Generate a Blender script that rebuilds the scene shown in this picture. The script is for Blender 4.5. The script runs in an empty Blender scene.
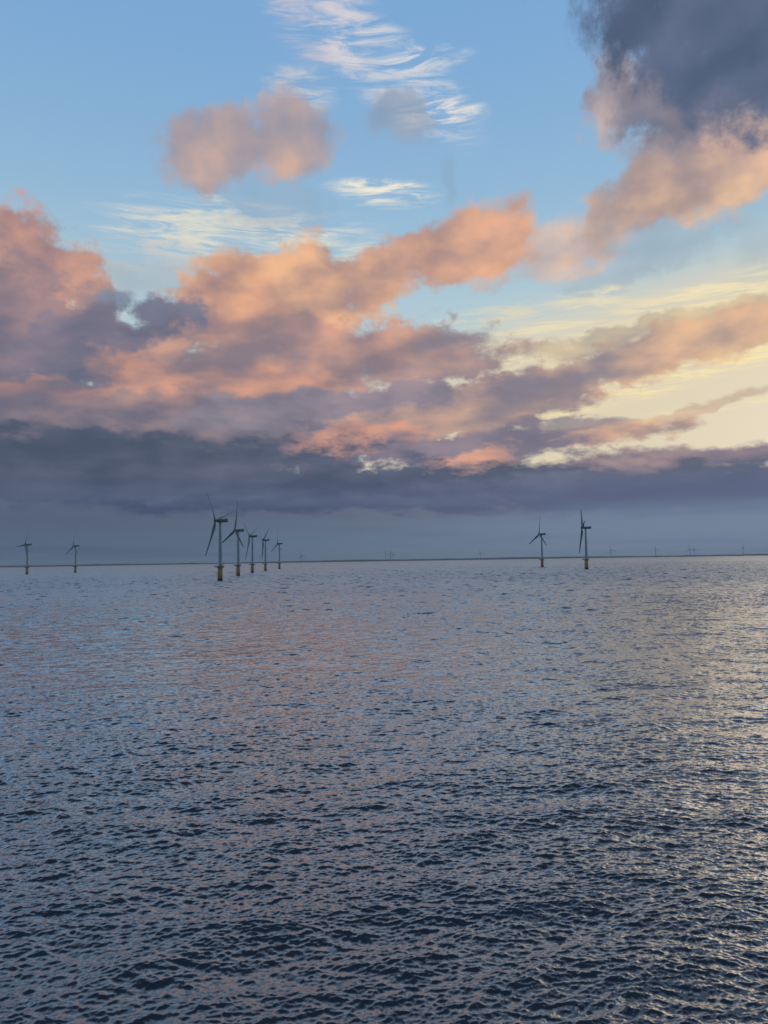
import bpy, bmesh, math, random
import numpy as np
from mathutils import Matrix, Vector

random.seed(7)
rng = np.random.default_rng(11)
scene = bpy.context.scene
COL = scene.collection
R_EARTH = 6371000.0 * 1.15          # effective radius with refraction

# ------------------------------------------------------------------ camera
EYE = 20.6
FPX = 773.0
PITCH = math.radians(3.50)
ROLL = math.radians(0.90)
cam_data = bpy.data.cameras.new("camera")
cam = bpy.data.objects.new("camera", cam_data)
COL.objects.link(cam)
cam_data.sensor_fit = 'VERTICAL'
cam_data.sensor_height = 24.0
cam_data.lens = FPX / 1024.0 * 24.0
cam_data.clip_start = 0.5
cam_data.clip_end = 120000.0
CAM_ROT = Matrix.Rotation(math.pi / 2 + PITCH, 3, 'X') @ Matrix.Rotation(-ROLL, 3, 'Z')
cam.matrix_world = Matrix.Translation((0, 0, EYE)) @ CAM_ROT.to_4x4()
scene.camera = cam


def az_el(px, py):
    """bearing and elevation (degrees) of a direction seen in the photograph"""
    v = CAM_ROT @ Vector((px - 384.0, 512.0 - py, -FPX)).normalized()
    return math.degrees(math.atan2(v.x, v.y)), math.degrees(math.asin(v.z))


def drop(x, y):
    return (x * x + y * y) / (2 * R_EARTH)


def place(px, dist):
    """ground point at a bearing and distance, on the curved sea"""
    a = math.radians(az_el(px, 563)[0])
    x, y = dist * math.sin(a), dist * math.cos(a)
    return x, y, -drop(x, y)


def lin(c):
    out = []
    for v in c:
        v = v / 255.0
        out.append(v / 12.92 if v <= 0.04045 else ((v + 0.055) / 1.055) ** 2.4)
    return out


# ------------------------------------------------------------------ node helper
class NT:
    def __init__(self, tree):
        self.t = tree
        tree.nodes.clear()

    def n(self, typ, **kw):
        nd = self.t.nodes.new(typ)
        for k, v in kw.items():
            setattr(nd, k, v)
        return nd

    def put(self, sock, v):
        if v is None:
            return
        if isinstance(v, bpy.types.NodeSocket):
            self.t.links.new(v, sock)
        else:
            sock.default_value = v

    def m(self, op, a, b=None, c=None, clamp=False):
        nd = self.n('ShaderNodeMath', operation=op)
        nd.use_clamp = clamp
        self.put(nd.inputs[0], a)
        self.put(nd.inputs[1], b)
        self.put(nd.inputs[2], c)
        return nd.outputs[0]

    def vm(self, op, a, b=None, scale=None):
        nd = self.n('ShaderNodeVectorMath', operation=op)
        self.put(nd.inputs[0], a)
        self.put(nd.inputs[1], b)
        if scale is not None:
            self.put(nd.inputs['Scale'], scale)
        return nd.outputs['Value' if op in ('LENGTH', 'DOT_PRODUCT') else 'Vector']

    def noise(self, vec, scale, detail=2.0, rough=0.5, dist=0.0, out='Fac', dims='3D'):
        nd = self.n('ShaderNodeTexNoise', noise_dimensions=dims)
        self.put(nd.inputs['Vector'], vec)
        self.put(nd.inputs['Scale'], scale)
        self.put(nd.inputs['Detail'], detail)
        self.put(nd.inputs['Roughness'], rough)
        self.put(nd.inputs['Distortion'], dist)
        return nd.outputs[0 if out == 'Fac' else 1]

    def smooth(self, v, lo, hi, a=0.0, b=1.0):
        nd = self.n('ShaderNodeMapRange', interpolation_type='SMOOTHSTEP')
        for i, x in enumerate((v, lo, hi, a, b)):
            self.put(nd.inputs[i], x)
        return nd.outputs[0]

    def mix(self, f, a, b):
        nd = self.n('ShaderNodeMix', data_type='RGBA', blend_type='MIX')
        self.put(nd.inputs[0], f)
        self.put(nd.inputs[6], a)
        self.put(nd.inputs[7], b)
        return nd.outputs[2]

    def xyz(self, x, y, z=0.0):
        nd = self.n('ShaderNodeCombineXYZ')
        self.put(nd.inputs[0], x)
        self.put(nd.inputs[1], y)
        self.put(nd.inputs[2], z)
        return nd.outputs[0]


# ------------------------------------------------------------------ sky
SUN_AZ, SUN_EL = 48.0, 7.0
SKY_STRENGTH = 0.10
CS = 1.0 / SKY_STRENGTH


def ccol(c):
    return [v * CS for v in lin(c)] + [1.0]


world = bpy.data.worlds.new("World")
scene.world = world
world.use_nodes = True
w = NT(world.node_tree)
tc = w.n('ShaderNodeTexCoord')
D = tc.outputs['Generated']
sep = w.n('ShaderNodeSeparateXYZ')
w.put(sep.inputs[0], D)
dx, dy, dz = sep.outputs
AZ = w.m('MULTIPLY', w.m('ARCTAN2', dx, dy), 57.29578)
EL = w.m('MULTIPLY', w.m('ARCSINE', dz), 57.29578)
ELP = w.m('MAXIMUM', EL, 0.0)
# cloud layers lie in perspective: detail is squeezed towards the horizon
V = w.m('MULTIPLY', w.m('LOGARITHM', w.m('MULTIPLY_ADD', ELP, 1 / 9.0, 1.0), math.e), 36.0)
Q = w.xyz(AZ, V, 0.0)
P0 = w.xyz(AZ, EL, 0.0)

sky = w.n('ShaderNodeTexSky', sky_type='NISHITA')
sky.sun_disc = False
sky.sun_elevation = math.radians(SUN_EL)
sky.sun_rotation = math.radians(SUN_AZ)
sky.altitude = 20
sky.air_density = 1.0
sky.dust_density = 1.0
sky.ozone_density = 2.0
base = sky.outputs[0]

wn = w.noise(Q, 0.09, 2.0, 0.5, out='Color')
wn2 = w.noise(Q, 0.33, 3.0, 0.6, out='Color')
warp = w.vm('ADD', w.vm('MULTIPLY', w.vm('SUBTRACT', wn, (0.5, 0.5, 0.5)), (3.5, 2.5, 0)),
            w.vm('MULTIPLY', w.vm('SUBTRACT', wn2, (0.5, 0.5, 0.5)), (3.0, 2.2, 0)))
# less lifting of cloud edges close to the horizon
P = w.vm('ADD', P0, w.vm('MULTIPLY', warp, w.xyz(1.0, w.smooth(EL, 0.0, 16.0, 0.12, 1.0), 0.0)))

# puffy relief, lit from the sun's side: density now minus density towards the light
QS = w.vm('MULTIPLY', Q, (0.72, 1.0, 0.0))
LQ = w.vm('ADD', QS, (1.3, -0.9, 0))
nA = w.noise(QS, 0.12, 4.0, 0.5)
nB = w.noise(LQ, 0.12, 4.0, 0.5)
relief = w.m('SUBTRACT', nA, nB)
S = w.smooth(w.m('MULTIPLY_ADD', relief, 3.0, w.m('MULTIPLY_ADD', w.noise(QS, 0.06, 3.0, 0.5), 1.3, -0.15)), 0.02, 1.05)
edge = w.m('SUBTRACT', w.noise(Q, 0.26, 8.0, 0.64), 0.5)
S = w.m('MULTIPLY_ADD', edge, 0.8, S, clamp=True)
# fibrous ice cloud
rotq = w.n('ShaderNodeMapping', vector_type='POINT')
w.put(rotq.inputs[0], Q)
rotq.inputs['Rotation'].default_value = (0, 0, math.radians(-6))
rotq.inputs['Scale'].default_value = (0.26, 1.9, 1.0)
fib = w.noise(rotq.outputs[0], 0.66, 8.0, 0.68, 0.7)

PXDEG = math.degrees(1 / FPX)


def as_point(v):
    # one pass-through node, so that the long chain below needs no type conversions
    nd = w.n('ShaderNodeMapping', vector_type='POINT')
    w.put(nd.inputs[0], v)
    nd.inputs['Scale'].default_value = (1.0, 1.0, 0.0)
    return nd.outputs[0]


P = as_point(P)
P0 = as_point(P0)
# tie the shading value to P (a negligible term), so the compiler does not precompute every cloud's colour at once
sepP = w.n('ShaderNodeSeparateXYZ')
w.put(sepP.inputs[0], P)
S = w.m('MULTIPLY_ADD', sepP.outputs[0], 1e-7, S)


def stroke(cur, x, y, rx, ry, rot, lit, shade, alpha=1.0, soft=0.5, k=1.5, src=None, fibre=False, g=1):
    a0, e0 = az_el(x, y)
    mp = w.n('ShaderNodeMapping', vector_type='TEXTURE')
    w.put(mp.inputs[0], src if src is not None else P)
    mp.inputs['Location'].default_value = (a0, e0, 0)
    mp.inputs['Rotation'].default_value = (0, 0, math.radians(rot))
    mp.inputs['Scale'].default_value = (rx * PXDEG * 1.3, ry * PXDEG * 1.3, 1)
    gr = w.n('ShaderNodeTexGradient', gradient_type='SPHERICAL')
    w.put(gr.inputs[0], mp.outputs[0])
    gf = gr.outputs[1]
    if fibre:
        v = w.smooth(w.m('MULTIPLY', w.smooth(gf, 0.0, 0.6), w.m('MULTIPLY_ADD', fib, 3.4, -1.35)), 0.0, 0.75, 0.0, alpha)
    else:
        # the noise may only bite inside the ellipse, so a puff fades before its rim
        v = w.smooth(w.m('MULTIPLY_ADD', edge, k, gf), 0.28 - soft * 0.26, 0.28 + soft * 0.48, 0.0, alpha)
        v = w.m('MULTIPLY', v, w.smooth(gf, 0.0, 0.14))
    colr = w.mix(S, ccol(shade), ccol(lit)) if shade else ccol(lit)
    return w.mix(v, cur, colr)


c = base
#S0
def grey(c_, f, g, cool=0):
    l = sum(c_) / 3
    q = [(v * (1 - f) + l * f) * g for v in c_]
    return (q[0] * 0.97 + cool, q[1] * 1.01, q[2] * 0.98)


# air: paler and warmer towards the hidden sun
c = w.mix(0.9, c, w.mix(w.smooth(EL, 10, 38), ccol((178, 210, 222)), ccol((128, 174, 220))))
c = w.mix(w.smooth(EL, 8, 26, 0.8, 0.0), c, ccol((196, 208, 206)))
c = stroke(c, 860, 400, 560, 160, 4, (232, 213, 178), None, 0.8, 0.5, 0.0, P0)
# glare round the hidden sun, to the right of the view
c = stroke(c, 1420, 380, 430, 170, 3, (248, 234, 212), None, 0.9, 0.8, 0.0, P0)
# high ice cloud
for a in [
    (320, 12, 75, 42, -28, (222, 206, 204), 0.6),
    (395, 75, 100, 34, -32, (224, 220, 220), 0.62),
    (440, 112, 50, 12, -3, (236, 230, 220), 0.8),
    (425, 58, 50, 10, 3, (232, 226, 220), 0.7),
    (300, 88, 40, 18, -10, (222, 214, 208), 0.6),
    (385, 193, 60, 13, -4, (244, 236, 214), 0.95),
    (235, 215, 40, 9, -25, (240, 234, 214), 0.8),
    (250, 240, 150, 34, -2, (226, 222, 204), 0.9),
    (140, 255, 90, 20, 0, (196, 196, 196), 0.7),
    (60, 318, 60, 24, 8, (244, 226, 186), 0.9),
    (595, 297, 34, 10, 4, (244, 232, 194), 0.95),
    (735, 290, 90, 16, 8, (246, 232, 190), 0.95),
    (540, 310, 120, 12, 4, (226, 216, 186), 0.7),
    (620, 330, 200, 26, 6, (238, 222, 184), 0.85),
    (620, 388, 240, 17, 10, (250, 230, 178), 1.0),
    (480, 352, 60, 14, 8, (226, 214, 186), 0.8),
    (510, 408, 130, 14, 6, (236, 214, 176), 0.9),
    (720, 405, 70, 6, 4, (250, 232, 184), 0.7),
]:
    c = stroke(c, *a[:6], None, a[6], 0.5, 1.0, P0, True)

for a in [
    # small detached clouds in the blue
    (265, 190, 70, 34, 0, (160, 172, 198), (140, 168, 202), 0.55, 0.9),
    (400, 105, 40, 22, 0, (156, 160, 184), (132, 150, 186), 0.75, 0.8),
    (445, 172, 12, 30, 0, (150, 162, 188), (130, 150, 186), 0.3, 0.9),
    (215, 138, 74, 36, 8, (214, 170, 158), (156, 146, 170), 0.95, 0.6),
    (248, 130, 60, 34, 4, (216, 170, 157), (158, 147, 171), 0.9, 0.9, 2.2),
    (290, 126, 46, 40, 0, (212, 168, 156), (152, 146, 172), 0.9, 0.7),
    # ragged wisps right
    (650, 232, 90, 34, 14, (176, 182, 198), (150, 164, 188), 0.6, 0.8),
    (750, 215, 34, 50, 0, (165, 182, 198), (150, 166, 190), 0.4, 0.9),
    (565, 230, 100, 30, 14, (228, 188, 174), (188, 164, 172), 0.85, 0.6),
    (635, 198, 78, 32, 26, (232, 184, 164), (162, 146, 162), 0.95, 0.6),
    (722, 160, 130, 33, 10, (244, 192, 156), (176, 144, 150), 0.97, 0.6),
    # dark cloud top right
    (715, 128, 105, 28, -8, (240, 186, 160), (164, 140, 152), 0.9, 0.7),
    (608, 85, 28, 40, -14, (228, 186, 176), (158, 142, 160), 0.9, 0.6),
    (660, 95, 70, 38, -20, (176, 148, 158), (120, 116, 142), 0.95, 0.6),
    (760, 60, 128, 48, -12, (122, 120, 144), (94, 102, 134), 0.98, 0.6),
    (792, -10, 212, 84, -14, (100, 108, 140), (76, 92, 128), 1.0, 0.55),
    # long bank, back rank
    (130, 268, 110, 24, 4, (190, 180, 186), (160, 166, 186), 0.5, 0.8),
    (650, 318, 150, 11, 7, (226, 192, 158), (172, 158, 156), 0.85, 0.6),
    (705, 335, 150, 22, 9, (240, 188, 148), (182, 150, 146), 0.95, 0.5),
    (590, 358, 230, 22, 10, (232, 180, 150), (152, 134, 148), 0.97, 0.5),
    (480, 385, 160, 20, 10, (214, 162, 146), (140, 126, 146), 0.97, 0.5),
    (470, 240, 76, 42, 18, (236, 170, 142), (182, 140, 140), 0.98, 0.5),
    (385, 268, 70, 30, 18, (242, 176, 142), (180, 136, 138), 0.97, 0.5),
    (290, 290, 122, 54, 4, (250, 184, 144), (184, 140, 138), 1.0, 0.4),
    (230, 310, 70, 50, 0, (238, 170, 138), (166, 128, 136), 1.0, 0.4),
    (400, 350, 125, 30, 3, (196, 152, 146), (140, 124, 144), 0.97, 0.5),
    (190, 410, 330, 66, 2, (170, 140, 148), (126, 116, 140), 1.0, 0.4),
    (22, 262, 84, 58, -12, (216, 154, 138), (128, 114, 138), 1.0, 0.4),
    (0, 335, 150, 76, 0, (168, 134, 140), (116, 108, 136), 1.0, 0.4),
    (125, 287, 24, 13, 0, (128, 136, 160), (116, 124, 154), 0.8, 0.7),
    (175, 312, 44, 30, 0, (130, 124, 148), (110, 112, 144), 0.98, 0.5),
    (110, 345, 120, 44, 6, (142, 124, 142), (106, 106, 136), 1.0, 0.4),
    (280, 350, 180, 40, 4, (216, 158, 142), (146, 122, 138), 0.98, 0.4),
    (200, 378, 170, 28, 4, (232, 160, 136), (140, 118, 136), 0.96, 0.4),
    (30, 392, 80, 26, 0, (210, 146, 132), (124, 110, 132), 0.9, 0.5),
    (110, 352, 40, 18, 8, (222, 152, 132), (140, 118, 134), 0.7, 0.6),
    (240, 435, 330, 40, 2, (140, 122, 140), (112, 108, 136), 1.0, 0.3),
    (150, 415, 220, 36, 3, (168, 136, 140), (108, 104, 132), 0.97, 0.5),
    (330, 400, 180, 26, 3, (158, 138, 152), (120, 114, 140), 0.97, 0.5),
    (440, 412, 170, 20, 8, (206, 160, 146), (142, 126, 144), 0.95, 0.5),
    (350, 436, 90, 18, 8, (238, 164, 138), (160, 124, 136), 0.97, 0.4),
    (580, 424, 110, 13, 2, (240, 178, 146), (150, 130, 144), 0.97, 0.5),
    (580, 413, 80, 8, -2, (158, 136, 148), (136, 122, 142), 0.8, 0.6),
    (470, 440, 140, 22, 4, (150, 130, 146), (118, 110, 138), 0.97, 0.5),
    (468, 456, 56, 17, 12, (236, 164, 140), (164, 128, 140), 0.95, 0.4),
    (690, 398, 110, 5, 9, (240, 190, 150), (196, 162, 152), 0.7, 0.8),
    (725, 448, 100, 9, 3, (236, 178, 148), (134, 120, 142), 0.97, 0.5),
    (620, 462, 200, 20, 3, (176, 142, 146), (122, 112, 138), 0.95, 0.5),
    (70, 452, 330, 34, 0, (96, 98, 124), (74, 84, 112), 1.0, 0.5),
    (320, 480, 460, 26, 0, (98, 100, 126), (78, 86, 114), 1.0, 0.5),
    (680, 482, 330, 25, 0, (110, 111, 136), (92, 99, 128), 1.0, 0.5),
]:
    c = stroke(c, a[0], a[1] + 9, *a[2:5], grey(a[5], 0.03, 1.03), grey(a[6], 0.17, 0.99), *a[7:])
# lavender and dark slate sky overhead, unseen, added to shape the sea's reflections
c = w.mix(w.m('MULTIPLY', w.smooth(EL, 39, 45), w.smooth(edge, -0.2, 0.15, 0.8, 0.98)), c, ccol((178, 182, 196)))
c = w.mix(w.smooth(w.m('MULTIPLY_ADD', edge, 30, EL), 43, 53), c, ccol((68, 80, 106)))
# flat base of the bank and the murk under it
lowc = w.mix(w.smooth(AZ, -26, 26), ccol((62, 76, 106)), ccol((92, 101, 131)))
c = w.mix(w.m('MULTIPLY', w.smooth(w.m('MULTIPLY_ADD', edge, 3.0, EL), 3.6, 6.8, 1.0, 0.0), 0.9), c, lowc)
c = stroke(c, 90, 493, 330, 9, 0, (98, 108, 132), (84, 96, 122), 0.5, 0.8)
c = stroke(c, 420, 500, 260, 7, 0, (104, 112, 138), (88, 98, 126), 0.6, 0.8)
strat = w.noise(w.vm('MULTIPLY', P0, (0.05, 0.8, 0)), 1.0, 4.0, 0.55)
c = w.mix(w.smooth(w.m('MULTIPLY_ADD', strat, 1.8, w.m('MULTIPLY_ADD', AZ, -0.035, EL)), 2.5, 4.6, 0.9, 0.0), c,
          w.mix(w.smooth(AZ, -26, 26), ccol((84, 104, 126)), ccol((116, 134, 158))))
c = w.mix(w.smooth(strat, 0.45, 0.7, 0.0, w.smooth(EL, 1.0, 4.5, 0.5, 0.0)), c, w.mix(w.smooth(AZ, -26, 26), ccol((70, 86, 112)), ccol((98, 112, 142))))
#S1

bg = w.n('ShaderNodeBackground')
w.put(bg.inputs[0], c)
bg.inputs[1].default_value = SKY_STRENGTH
wo = w.n('ShaderNodeOutputWorld')
w.put(wo.inputs[0], bg.outputs[0])
world.cycles.sampling_method = 'MANUAL'
world.cycles.sample_map_resolution = 512

# ------------------------------------------------------------------ sun (veiled by cloud low on the right)
sd = bpy.data.lights.new("sun", 'SUN')
sd.energy = 0.3
sd.angle = math.radians(50)
sd.color = (1.0, 0.74, 0.5)
sun = bpy.data.objects.new("sun", sd)
COL.objects.link(sun)
sa, se = math.radians(SUN_AZ), math.radians(SUN_EL)
to_sun = Vector((math.sin(sa) * math.cos(se), math.cos(sa) * math.cos(se), math.sin(se)))
sun.rotation_euler = to_sun.to_track_quat('Z', 'Y').to_euler()
sun.location = (0, 0, 300)

# ------------------------------------------------------------------ render look
scene.view_settings.view_transform = 'Standard'
scene.view_settings.look = 'None'
scene.view_settings.exposure = 0.0
scene.view_settings.gamma = 1.0
scene.render.engine = 'CYCLES'
scene.cycles.use_denoising = True
#P2

# ------------------------------------------------------------------ materials
def material(name, rgb, rough=0.5, metal=0.0, vary=0.12, scale=0.6, bump=0.0, ior=1.45):
    m = bpy.data.materials.new(name)
    m.use_nodes = True
    t = NT(m.node_tree)
    g = t.n('ShaderNodeTexCoord')
    f = t.noise(g.outputs['Object'], scale, 5.0, 0.6)
    dark = [v * (1 - vary * 2) for v in rgb] + [1]
    lite = [min(1, v * (1 + vary)) for v in rgb] + [1]
    b = t.n('ShaderNodeBsdfPrincipled')
    t.put(b.inputs['Base Color'], t.mix(t.smooth(f, 0.3, 0.7), dark, lite))
    t.put(b.inputs['Roughness'], t.smooth(f, 0.2, 0.8, rough * 0.85, min(1, rough * 1.15)))
    b.inputs['Metallic'].default_value = metal
    b.inputs['IOR'].default_value = ior
    if bump:
        bp = t.n('ShaderNodeBump')
        bp.inputs['Distance'].default_value = bump
        t.put(bp.inputs['Height'], f)
        t.put(b.inputs['Normal'], bp.outputs[0])
    o = t.n('ShaderNodeOutputMaterial')
    t.put(o.inputs[0], b.outputs[0])
    return m


M_TOWER = material('pale_grey_tower_paint', (0.18, 0.22, 0.26), 0.45, vary=0.06, scale=0.15)
M_NACELLE = material('nacelle_grey_with_shade', (0.06, 0.075, 0.095), 0.5, vary=0.08, scale=0.3)  # shade under the nacelle is put into this darker grey
M_BLADE = material('grey_blade_gelcoat', (0.12, 0.14, 0.165), 0.4, vary=0.05, scale=0.2)
M_YELLOW = material('worn_yellow_paint', (0.44, 0.27, 0.09), 0.65, vary=0.22, scale=0.5)
M_WEED = material('dark_weed_and_mussels', (0.018, 0.018, 0.014), 0.9, vary=0.3, scale=1.5, bump=0.1)
M_STEEL = material('galvanised_steel', (0.05, 0.055, 0.065), 0.6, 0.2, vary=0.15)
M_LAND = material('far_coast_land', (0.012, 0.018, 0.024), 0.95, vary=0.3, scale=0.002)


# ------------------------------------------------------------------ mesh helpers
def mesh_obj(name, bm, mat, parent=None, smooth=True):
    me = bpy.data.meshes.new(name)
    bmesh.ops.recalc_face_normals(bm, faces=bm.faces)
    bm.to_mesh(me)
    bm.free()
    for p in me.polygons:
        p.use_smooth = smooth
    me.materials.append(mat)
    o = bpy.data.objects.new(name, me)
    COL.objects.link(o)
    o.parent = parent
    return o


def lathe(bm, prof, seg=24, cx=0.0, cy=0.0, cap=True):
    rings = []
    for r, z in prof:
        rings.append([bm.verts.new((cx + r * math.cos(2 * math.pi * i / seg), cy + r * math.sin(2 * math.pi * i / seg), z))
                      for i in range(seg)])
    for a, b in zip(rings, rings[1:]):
        for i in range(seg):
            bm.faces.new((a[i], a[(i + 1) % seg], b[(i + 1) % seg], b[i]))
    if cap:
        bm.faces.new(rings[0][::-1])
        bm.faces.new(rings[-1])


def tube(bm, pts, r, seg=6):
    for a, b in zip(pts, pts[1:]):
        a, b = Vector(a), Vector(b)
        d = (b - a)
        q = d.to_track_quat('Z', 'Y').to_matrix()
        ra, rb = [], []
        for i in range(seg):
            v = q @ Vector((r * math.cos(2 * math.pi * i / seg), r * math.sin(2 * math.pi * i / seg), 0))
            ra.append(bm.verts.new(a + v))
            rb.append(bm.verts.new(b + v))
        for i in range(seg):
            bm.faces.new((ra[i], ra[(i + 1) % seg], rb[(i + 1) % seg], rb[i]))
        bm.faces.new(ra[::-1])
        bm.faces.new(rb)


def box(bm, x0, x1, y0, y1, z0, z1, bev=0.0):
    r = bmesh.ops.create_cube(bm, size=1.0)
    for v in r['verts']:
        v.co = ((x0 + x1) / 2 + v.co.x * (x1 - x0), (y0 + y1) / 2 + v.co.y * (y1 - y0), (z0 + z1) / 2 + v.co.z * (z1 - z0))
    if bev:
        es = list({e for v in r['verts'] for e in v.link_edges})
        bmesh.ops.bevel(bm, geom=es, offset=bev, segments=3, affect='EDGES', profile=0.6)


# ------------------------------------------------------------------ wind turbine
HUB_Z, HUB_X, TILT = 65.4, 5.6, math.radians(5)
PLAT_Z = 15.6


def bm_tower():
    bm = bmesh.new()
    prof = [(2.15, PLAT_Z + 0.25), (2.15, PLAT_Z + 0.6), (2.05, PLAT_Z + 0.62)]
    for k in range(1, 9):
        z = PLAT_Z + 0.62 + k * (63.4 - PLAT_Z - 0.62) / 8
        r = 2.05 - 0.75 * k / 8
        prof += [(r, z)]
    lathe(bm, prof, 32)
    return bm


def bm_foundation():
    bm = bmesh.new()
    lathe(bm, [(2.45, 2.62), (2.45, PLAT_Z - 0.9), (2.7, PLAT_Z - 0.35), (2.7, PLAT_Z - 0.16)], 32)
    return bm


def bm_splash():
    bm = bmesh.new()
    lathe(bm, [(2.62, -14.0), (2.62, 2.2), (2.5, 2.6)], 32)
    return bm


def bm_platform():
    bm = bmesh.new()
    lathe(bm, [(4.0, PLAT_Z - 0.75), (4.25, PLAT_Z - 0.7), (4.25, PLAT_Z + 0.15)], 12)
    box(bm, 3.2, 6.4, -2.0, 2.0, PLAT_Z - 0.64, PLAT_Z + 0.16)
    for k in range(8):
        a = k * math.pi / 4 + 0.2
        tube(bm, [(2.5 * math.cos(a), 2.5 * math.sin(a), PLAT_Z - 2.4), (3.9 * math.cos(a), 3.9 * math.sin(a), PLAT_Z - 0.8)], 0.16)
    return bm


def bm_railing():
    bm = bmesh.new()
    pts = [(3.9 * math.cos(a), 3.9 * math.sin(a)) for a in [math.radians(32 + k * 296 / 12) for k in range(13)]]
    pts = [(6.3, 1.9), (4.8, 1.9)] + pts + [(4.8, -1.9), (6.3, -1.9), (6.3, 0), (6.3, 1.9)]
    for x, y in pts[:-1]:
        tube(bm, [(x, y, PLAT_Z + 0.15), (x, y, PLAT_Z + 1.3)], 0.045)
    for z in (0.5, 0.9, 1.3):
        tube(bm, [(x, y, PLAT_Z + z) for x, y in pts], 0.04)
    # davit crane
    tube(bm, [(-3.2, 1.4, PLAT_Z + 0.15), (-3.2, 1.4, PLAT_Z + 3.2), (-4.9, 1.9, PLAT_Z + 3.7)], 0.11)
    return bm


def bm_landing():
    bm = bmesh.new()
    for y in (-0.9, 0.9):
        tube(bm, [(3.35, y, -3), (3.35, y, 9.5), (2.5, y, 10.2)], 0.17, 8)
        for z in (-1.0, 2.9, 6.5, 9.0):
            tube(bm, [(2.4, y * 0.8, z), (3.35, y, z)], 0.12)
    for y in (-0.28, 0.28):
        tube(bm, [(3.0, y, -2), (3.0, y, PLAT_Z - 0.2)], 0.05)
    for k in range(52):
        z = -1.6 + k * 0.33
        tube(bm, [(3.0, -0.28, z), (3.0, 0.28, z)], 0.03, 4)
    return bm


def bm_door():
    bm = bmesh.new()
    box(bm, -2.2, -2.02, -0.5, 0.5, PLAT_Z + 0.9, PLAT_Z + 3.0, 0.05)
    return bm


def bm_nacelle():
    bm = bmesh.new()
    # loft of rounded rectangles along x
    secs = [(3.9, 1.45, 1.5, -0.05), (3.0, 1.7, 1.7, 0.0), (1.0, 1.8, 1.85, 0.05), (-4.0, 1.8, 1.85, 0.05), (-7.6, 1.7, 1.7, 0.05), (-8.8, 1.5, 1.35, 0.1)]
    rings = []
    for x, hw, hh, off in secs:
        ring = []
        for i in range(24):
            a = 2 * math.pi * i / 24
            ca, sa_ = math.cos(a), math.sin(a)
            y = hw * math.copysign(abs(ca) ** 0.5, ca)
            z = hh * math.copysign(abs(sa_) ** 0.5, sa_)
            ring.append(bm.verts.new((x, y, HUB_Z + off + z)))
        rings.append(ring)
    for a, b in zip(rings, rings[1:]):
        for i in range(24):
            bm.faces.new((a[i], a[(i + 1) % 24], b[(i + 1) % 24], b[i]))
    bm.faces.new(rings[0])
    bm.faces.new(rings[-1][::-1])
    lathe(bm, [(1.4, 63.0), (1.5, 64.2)], 24)
    return bm


def bm_cooler():
    bm = bmesh.new()
    box(bm, -8.2, -6.6, -1.2, 1.2, HUB_Z + 1.7, HUB_Z + 2.5, 0.08)
    tube(bm, [(-5.6, 0.7, HUB_Z + 1.8), (-5.6, 0.7, HUB_Z + 3.6)], 0.05)
    tube(bm, [(-5.6, -0.7, HUB_Z + 1.8), (-5.6, -0.7, HUB_Z + 3.2)], 0.05)
    return bm


def bm_hub():
    """spinner about local x, origin in the rotor plane"""
    bm = bmesh.new()
    prof = [(-1.6, 1.35), (-1.3, 1.5), (0.3, 1.55), (1.1, 1.3), (1.7, 0.85), (2.0, 0.3)]
    rings = []
    for x, r in prof:
        rings.append([bm.verts.new((x, r * math.cos(2 * math.pi * i / 24), r * math.sin(2 * math.pi * i / 24))) for i in range(24)])
    for a, b in zip(rings, rings[1:]):
        for i in range(24):
            bm.faces.new((a[i], a[(i + 1) % 24], b[(i + 1) % 24], b[i]))
    bm.faces.new(rings[0][::-1])
    bm.faces.new(rings[-1])
    return bm


def bm_blade():
    bm = bmesh.new()
    #        r     chord thick  twist
    secs = [(1.0, 1.9, 1.00, 14), (2.6, 1.9, 1.00, 14), (5.0, 2.7, 0.55, 14), (8.5, 3.3, 0.32, 12), (14.0, 2.8, 0.24, 8),
            (21.0, 2.1, 0.20, 4), (29.0, 1.75, 0.18, 2), (36.0, 1.4, 0.17, 0), (39.2, 1.1, 0.16, 0), (40.0, 0.5, 0.15, 0)]
    rings = []
    n = 16
    for r, ch, th, tw in secs:
        ring = []
        r, ch = r * 1.06, ch * 1.15
        t = math.radians(tw + 14)
        for i in range(n):
            a = 2 * math.pi * i / n
            u = math.cos(a)
            y = ch * (0.5 * u - (0.0 if th > 0.9 else 0.2))
            prof = math.sin(a) * 0.5 * th * ch * (1.0 if th > 0.9 else (1.0 - 0.45 * (-u)))
            x = prof + 0.0009 * r * r
            ring.append(bm.verts.new((x * math.cos(t) + y * math.sin(t), -x * math.sin(t) + y * math.cos(t), r)))
        rings.append(ring)
    for a, b in zip(rings, rings[1:]):
        for i in range(n):
            bm.faces.new((a[i], a[(i + 1) % n], b[(i + 1) % n], b[i]))
    bm.faces.new(rings[0][::-1])
    bm.faces.new(rings[-1])
    return bm


def set_turbine(root, px, dist, rel, phi, pitch):
    x, y, z = place(px, dist)
    az = math.degrees(math.atan2(x, y))
    root.location = (x, y, z)
    root.rotation_euler = (0, 0, math.radians(90 - (az - rel)))
    for ch in root.children:
        if ch.name.startswith('hub'):
            ch.rotation_euler = (Matrix.Rotation(-TILT, 3, 'Y') @ Matrix.Rotation(math.radians(phi), 3, 'X')).to_euler()
            for k, bl in enumerate(sorted(ch.children, key=lambda q: q.name)):
                bl.rotation_euler = (Matrix.Rotation(math.radians(120 * k), 3, 'X') @ Matrix.Rotation(math.radians(-pitch), 3, 'Z')).to_euler()


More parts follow.
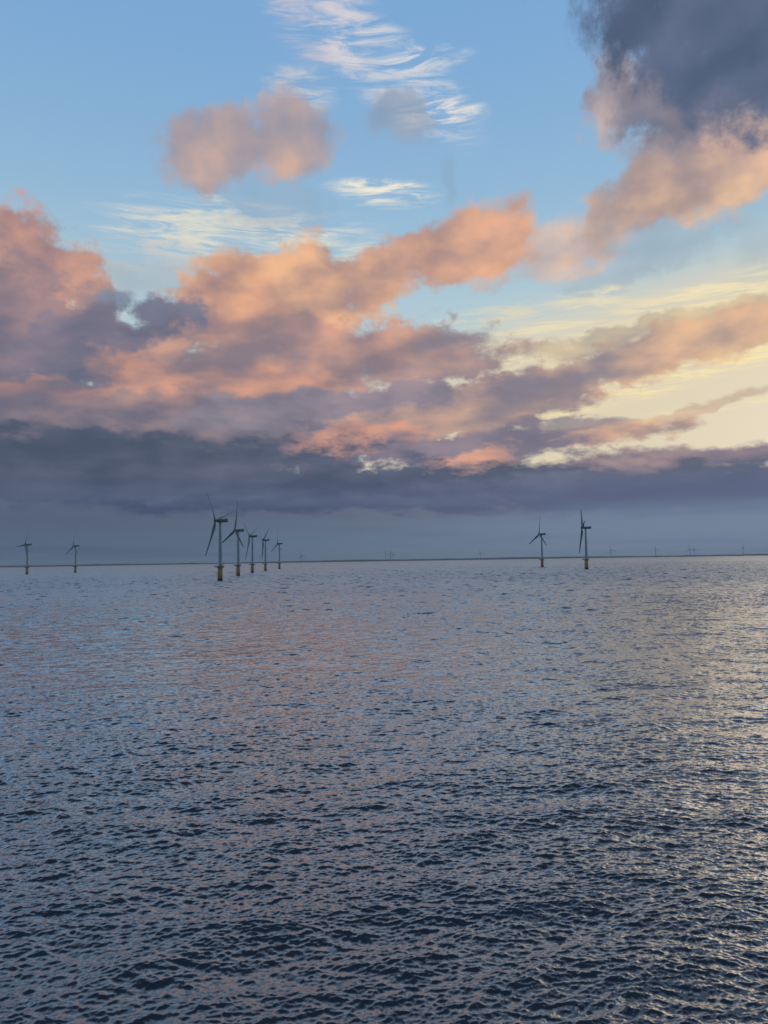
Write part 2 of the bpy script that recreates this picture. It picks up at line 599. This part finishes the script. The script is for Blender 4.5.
def make_turbine():
    root = bpy.data.objects.new('wind_turbine', None)
    root.empty_display_size = 5
    COL.objects.link(root)
    f = mesh_obj('foundation', bm_foundation(), M_YELLOW, root)
    mesh_obj('waterline_band', bm_splash(), M_WEED, f)
    mesh_obj('boat_landing', bm_landing(), M_YELLOW, f)
    p = mesh_obj('platform', bm_platform(), M_STEEL, root, False)
    mesh_obj('railing', bm_railing(), M_STEEL, p)
    t = mesh_obj('tower', bm_tower(), M_TOWER, root)
    mesh_obj('door', bm_door(), M_NACELLE, t)
    nc = mesh_obj('nacelle', bm_nacelle(), M_NACELLE, root)
    mesh_obj('cooler', bm_cooler(), M_NACELLE, nc)
    h = mesh_obj('hub', bm_hub(), M_NACELLE, root)
    h.location = (HUB_X, 0, HUB_Z + 0.2)
    for k in range(3):
        b = mesh_obj('blade', bm_blade(), M_BLADE, h) if k == 0 else None
        if b is None:
            b = first.copy()
            COL.objects.link(b)
            b.parent = h
        else:
            first = b
        b.rotation_euler = (math.radians(120 * k), 0, 0)
    return root


def copy_tree(o, parent=None):
    c_ = o.copy()
    COL.objects.link(c_)
    c_.parent = parent
    for ch in list(o.children):
        copy_tree(ch, c_)
    return c_


PROTO = make_turbine()
TURBINES = [
    # px, distance, hub bearing off the line of sight, rotor angle, label
    (220.3, 860, 115, 37, 'largest wind turbine on a yellow base at the left end of the row of five'),
    (238.3, 1133, 115, -8, 'second wind turbine of the row of five, one blade up, a dark one low left'),
    (252.5, 1404, 112, 50, 'middle wind turbine of the row of five, thin blade hanging straight down'),
    (265.5, 1665, 112, -55, 'fourth wind turbine of the row of five, one blade tilted up to the right'),
    (279.5, 2007, 112, 0, 'smallest wind turbine at the right end of the row of five'),
    (542.3, 1560, 118, -5, 'left turbine of the right-hand pair, with a blade pointing to the lower left'),
    (586.6, 1263, 96, 40, 'right turbine of the right-hand pair, dark and seen edge-on with blades up and down'),
    (27.2, 1880, 112, 95, 'lone small wind turbine nearest the left edge of the photo'),
    (75.5, 2040, 112, 118, 'lone small wind turbine between the far-left one and the row of five'),
]
for i, (px, dist, rel, phi, label) in enumerate(TURBINES):
    o = PROTO if i == 0 else copy_tree(PROTO)
    o['label'] = label
    o['category'] = 'wind turbine'
    o['group'] = 'wind turbines standing in the sea'
    set_turbine(o, px, dist, rel, phi, (5, 45, 5, 40, 0, 25, 50, 0, 0)[i])

# far rank of turbines on the horizon, each only a few pixels tall
FAR = [
    (301.5, 9000, 20, 'faint far wind turbine on the horizon just right of the row of five'),
    (386.0, 9300, 10, 'leftmost of three faint wind turbines bunched on the horizon near the centre'),
    (390.5, 8200, -10, 'middle one of three faint wind turbines bunched on the horizon near the centre'),
    (393.5, 9800, 50, 'rightmost of three faint wind turbines bunched on the horizon near the centre'),
    (480.5, 9600, 30, 'faint far wind turbine on the horizon between the central bunch and the right-hand pair'),
    (611.5, 8600, 40, 'faint far wind turbine on the horizon just right of the dark edge-on turbine'),
    (656.0, 8800, 5, 'lone faint wind turbine on the horizon, second to the right of the dark edge-on turbine'),
    (690.5, 9400, 60, 'left one of two faint far wind turbines standing close together on the right horizon'),
    (694.5, 9900, 25, 'right one of two faint far wind turbines standing close together on the right horizon'),
    (743.5, 9000, -15, 'faint far wind turbine on the horizon nearest the right edge of the photo'),
]


def far_mesh():
    bm = bmesh.new()
    for f in (bm_tower, bm_foundation, bm_nacelle):
        b2 = f()
        me = bpy.data.meshes.new('tmp')
        b2.to_mesh(me)
        b2.free()
        bm.from_mesh(me)
        bpy.data.meshes.remove(me)
    for k in range(3):
        for f in ((bm_blade, bm_hub) if k == 0 else (bm_blade,)):
            b2 = f()
            b2.transform(Matrix.Translation((HUB_X, 0, HUB_Z)) @ Matrix.Rotation(math.radians(120 * k + 15), 4, 'X'))
            me = bpy.data.meshes.new('tmp')
            b2.to_mesh(me)
            b2.free()
            bm.from_mesh(me)
            bpy.data.meshes.remove(me)
    return bm


fp = mesh_obj('wind_turbine', far_mesh(), M_NACELLE)
for i, (px, dist, rel, label) in enumerate(FAR):
    o = fp
    if i:
        o = fp.copy()
        COL.objects.link(o)
    x, y, z = place(px, dist)
    o.location = (x, y, z)
    o.scale = (1.3, 1.3, 1.3)          # a newer, larger type than the near ones
    o.rotation_euler = (0, 0, math.radians(-rel - 60))
    o['label'] = label
    o['category'] = 'wind turbine'
    o['group'] = 'faint wind turbines on the horizon'

# ------------------------------------------------------------------ far coast
bm = bmesh.new()
NA = 700
prev = None
ph = rng.uniform(0, 6.28, 12)
for i in range(NA + 1):
    a = math.radians(-45 + 90 * i / NA)
    h = 25 + 4 * math.sin(a * 9 + ph[0]) + 3 * math.sin(a * 23 + ph[1]) + 1.5 * math.sin(a * 61 + ph[2]) + 1.2 * math.sin(a * 171 + ph[3]) + 0.8 * math.sin(a * 390 + ph[4])
    h += 12 * math.exp(-((a - math.radians(-14.0)) / 0.0022) ** 2)
    col = []
    for d, hh in ((12200, -12), (12250, 0.35 * h), (12500, h), (13600, 0.8 * h), (13900, -12)):
        d += 150 * math.sin(a * 31 + ph[5])
        x, y = d * math.sin(a), d * math.cos(a)
        col.append(bm.verts.new((x, y, hh - drop(x, y))))
    if prev:
        for k in range(4):
            bm.faces.new((prev[k], prev[k + 1], col[k + 1], col[k]))
    else:
        bm.faces.new(col)
    prev = col
bm.faces.new(prev[::-1])
coast = mesh_obj('coast', bm, M_LAND)
coast['kind'] = 'structure'

# ------------------------------------------------------------------ sea
def wave_tile(L, N, lmin, lmax, mss, wind_deg, spread, seed):
    """periodic FFT sea patch: height and choppy offsets; mss = mean square slope"""
    g = np.random.default_rng(seed)
    k1 = 2 * np.pi * np.fft.fftfreq(N, L / N)
    kx, ky = np.meshgrid(k1, k1, indexing='ij')
    k = np.hypot(kx, ky)
    k[0, 0] = 1
    kp = 2 * np.pi / 16.0
    th = np.arctan2(ky, kx) - math.radians(wind_deg)
    amp = np.sqrt(k ** -4.0 * np.exp(-0.6 * (kp / k) ** 2)) * (spread + (1 - spread) * np.cos(th) ** 2)
    lo, hi = 2 * np.pi / lmax, 2 * np.pi / lmin
    amp *= np.clip((k / lo - 0.8) / 0.4, 0, 1) * np.clip((1.15 - k / hi) / 0.3, 0, 1)
    amp[0, 0] = 0
    H = amp * (g.standard_normal((N, N)) + 1j * g.standard_normal((N, N)))
    ifft = lambda A: np.fft.ifft2(A).real
    h = ifft(H)
    sx, sy = ifft(1j * kx * H), ifft(1j * ky * H)
    s = math.sqrt(mss / np.mean(sx ** 2 + sy ** 2))
    dxm, dym = ifft(-1j * kx / k * H), ifft(-1j * ky / k * H)
    return [(-a * s if n else a * s).astype(np.float32) for n, a in enumerate((h, dxm, dym))], L


def sample(tile, x, y, rot):
    arrs, L = tile
    cr, sr = math.cos(rot), math.sin(rot)
    u, v = (x * cr + y * sr), (-x * sr + y * cr)
    N = arrs[0].shape[0]
    fu, fv = (u / L * N) % N, (v / L * N) % N
    i0, j0 = np.floor(fu).astype(np.int32) % N, np.floor(fv).astype(np.int32) % N
    i1, j1 = (i0 + 1) % N, (j0 + 1) % N
    a, b = (fu - np.floor(fu)).astype(np.float32), (fv - np.floor(fv)).astype(np.float32)
    o = [(A[i0, j0] * (1 - a) + A[i1, j0] * a) * (1 - b) + (A[i0, j1] * (1 - a) + A[i1, j1] * a) * b for A in arrs]
    return o[0], o[1] * cr - o[2] * sr, o[1] * sr + o[2] * cr


WIND = 100.0
T_BIG = wave_tile(297.0, 1024, 1.6, 16.0, 0.0115, WIND - 18, 0.10, 3)
T_MID = wave_tile(43.0, 1024, 0.30, 1.6, 0.039, WIND + 6, 0.07, 4)
T_SML = wave_tile(15.3, 512, 0.10, 0.45, 0.06, WIND - 36, 0.10, 5)
CHOP = 0.9

radii = [20.0]
while radii[-1] < 17800:
    r = radii[-1]
    step = 0.075 if r < 50 else 0.075 + (r - 50) * 0.0012 if r < 400 else 0.495 + (r - 400) * (0.0014 if r < 2500 else 0.004)
    radii.append(r + min(step, 160))
radii = np.array(radii)
azs = np.radians(np.linspace(-40, 40, 1000))
RR, AA = np.meshgrid(radii, azs, indexing='ij')
X, Y = RR * np.sin(AA), RR * np.cos(AA)
Z = np.zeros_like(X)
OX, OY = np.zeros_like(X), np.zeros_like(X)
# gusty and calmer patches
gu = (np.sin(X / 31 + Y / 44 + 1) + np.sin(X / 57 - Y / 83 + 2.3) + np.sin(X / 9 + Y / 31 + 4 + 2 * np.sin(Y / 19)) + np.sin(Y / 37 - X / 110)) / 4
amp = np.clip(1.0 + 0.45 * gu, 0.6, 1.5)
sea_up = 0.95 + 0.30 * np.clip((RR - 60) / 300, 0, 1) + 0.8 * np.clip((RR - 250) / 700, 0, 1)        # livelier water offshore, away from the ship's lee
for T, rot, kk, fade in ((T_BIG, 0.31, sea_up ** 1.3, None), (T_MID, -0.17, amp * sea_up, None), (T_SML, 0.6, amp, 260.0)):
    h, a, b = sample(T, X, Y, rot)
    f = kk * (1.0 if fade is None else np.clip(1.5 - RR / fade, 0, 1))
    Z += h * f
    OX += a * f * CHOP
    OY += b * f * CHOP
farf = np.clip((9000 - RR) / 4000, 0, 1)
Z = Z * farf - (X ** 2 + Y ** 2) / (2 * R_EARTH)
X = X + OX * farf
Y = Y + OY * farf
nr, na = X.shape
verts = np.stack([X, Y, Z], -1).reshape(-1, 3).astype(np.float32)
ii = np.arange(nr - 1)[:, None] * na + np.arange(na - 1)[None, :]
quads = np.stack([ii, ii + 1, ii + 1 + na, ii + na], -1).reshape(-1, 4)
# the rest of the sea: round the sides, behind and below the viewer
rr2 = np.array([0.5, 20, 40, 80, 160, 320, 640, 1300, 2600, 5200, 9000, 14000, 17850.0])
aa2 = np.radians(np.linspace(40, 320, 141))
R2, A2 = np.meshgrid(rr2, aa2, indexing='ij')
x2, y2 = R2 * np.sin(A2), R2 * np.cos(A2)
v2 = np.stack([x2, y2, -(x2 ** 2 + y2 ** 2) / (2 * R_EARTH)], -1).reshape(-1, 3)
i2 = np.arange(len(rr2) - 1)[:, None] * len(aa2) + np.arange(len(aa2) - 1)[None, :]
q2 = np.stack([i2, i2 + 1, i2 + 1 + len(aa2), i2 + len(aa2)], -1).reshape(-1, 4) + len(verts)
R3, A3 = np.meshgrid(np.array([0.5, 20.0]), np.radians(np.linspace(-40, 40, 41)), indexing='ij')
v3 = np.stack([R3 * np.sin(A3), R3 * np.cos(A3), R3 * 0 - 0.02], -1).reshape(-1, 3)
i3 = np.arange(1)[:, None] * 41 + np.arange(40)[None, :]
q3 = np.stack([i3, i3 + 1, i3 + 42, i3 + 41], -1).reshape(-1, 4) + len(verts) + len(v2)
allv = np.concatenate([verts, v2, v3]).astype(np.float32)
allq = np.concatenate([quads, q2, q3]).astype(np.int32)
me = bpy.data.meshes.new('sea')
me.vertices.add(len(allv))
me.vertices.foreach_set('co', allv.ravel())
me.loops.add(allq.size)
me.loops.foreach_set('vertex_index', allq.ravel())
me.polygons.add(len(allq))
me.polygons.foreach_set('loop_start', np.arange(0, allq.size, 4, dtype=np.int32))
me.polygons.foreach_set('use_smooth', np.ones(len(allq), dtype=bool))
me.update()
me.validate()
sea = bpy.data.objects.new('sea', me)
COL.objects.link(sea)
sea['kind'] = 'structure'
print('sea verts', len(allv), 'rows', nr, 'rms height', float(np.std(verts[:, 2][:na * 300])))

m = bpy.data.materials.new('sea_water')
m.use_nodes = True
t = NT(m.node_tree)
geo = t.n('ShaderNodeNewGeometry')
pos = geo.outputs['Position']
cd = t.vm('LENGTH', pos)                       # metres from the middle of the place
# slope of the ripples too small for the mesh, isotropic in the world; stronger where the mesh is coarse
n1 = t.vm('SUBTRACT', t.noise(pos, 1.7, 3.0, 0.65, out='Color'), (0.5, 0.5, 0.5))
n2 = t.vm('SUBTRACT', t.noise(pos, 7.0, 3.0, 0.6, out='Color'), (0.5, 0.5, 0.5))
k1 = t.smooth(cd, 90.0, 900.0, 0.25, 2.0)
k2 = t.smooth(cd, 25.0, 400.0, 0.6, 0.6)
sl = t.vm('ADD', t.vm('SCALE', n1, None, k1), t.vm('SCALE', n2, None, k2))
sl = t.vm('MULTIPLY', sl, (1.0, 1.0, 0.0))
patch = t.m('MULTIPLY_ADD', t.noise(pos, 0.0035, 4.0, 0.6), 0.6, t.m('MULTIPLY', t.noise(pos, 0.02, 3.0, 0.55), 0.4))
sl = t.vm('SCALE', sl, None, t.smooth(patch, 0.36, 0.64, 0.5, 1.5))
nrm = t.vm('NORMALIZE', t.vm('ADD', geo.outputs['Normal'], sl))
fr = t.n('ShaderNodeFresnel')
fr.inputs['IOR'].default_value = 1.36
t.put(fr.inputs['Normal'], nrm)
body = t.n('ShaderNodeBsdfDiffuse')
body.inputs['Color'].default_value = (0.012, 0.026, 0.040, 1)
gl = t.n('ShaderNodeBsdfGlossy')
gl.inputs['Color'].default_value = (0.93, 0.96, 0.99, 1)
t.put(gl.inputs['Roughness'], t.smooth(cd, 30.0, 900.0, 0.15, 0.34))
t.put(gl.inputs['Normal'], nrm)
mx = t.n('ShaderNodeMixShader')
t.put(mx.inputs[0], t.m('MINIMUM', t.m('MULTIPLY', fr.outputs[0], 3.5), 0.64))
t.put(mx.inputs[1], body.outputs[0])
t.put(mx.inputs[2], gl.outputs[0])
o = t.n('ShaderNodeOutputMaterial')
t.put(o.inputs[0], mx.outputs[0])
me.materials.append(m)

# ------------------------------------------------------------------ haze
HAZE = True
if HAZE:
    bm = bmesh.new()
    box(bm, -18300, 18300, -18300, 18300, -48, 115)
    hm = bpy.data.materials.new('haze')
    hm.use_nodes = True
    t = NT(hm.node_tree)
    pv = t.n('ShaderNodeVolumePrincipled')
    pv.inputs['Color'].default_value = (0.78, 0.86, 0.95, 1)
    pv.inputs['Density'].default_value = 0.00004
    pv.inputs['Anisotropy'].default_value = 0.0
    o = t.n('ShaderNodeOutputMaterial')
    t.put(o.inputs['Volume'], pv.outputs[0])
    hz = mesh_obj('haze', bm, hm, None, False)
    hz['kind'] = 'stuff'
    hz['label'] = 'thin sea haze that pales the far turbines and the coast'
    hz['category'] = 'haze'
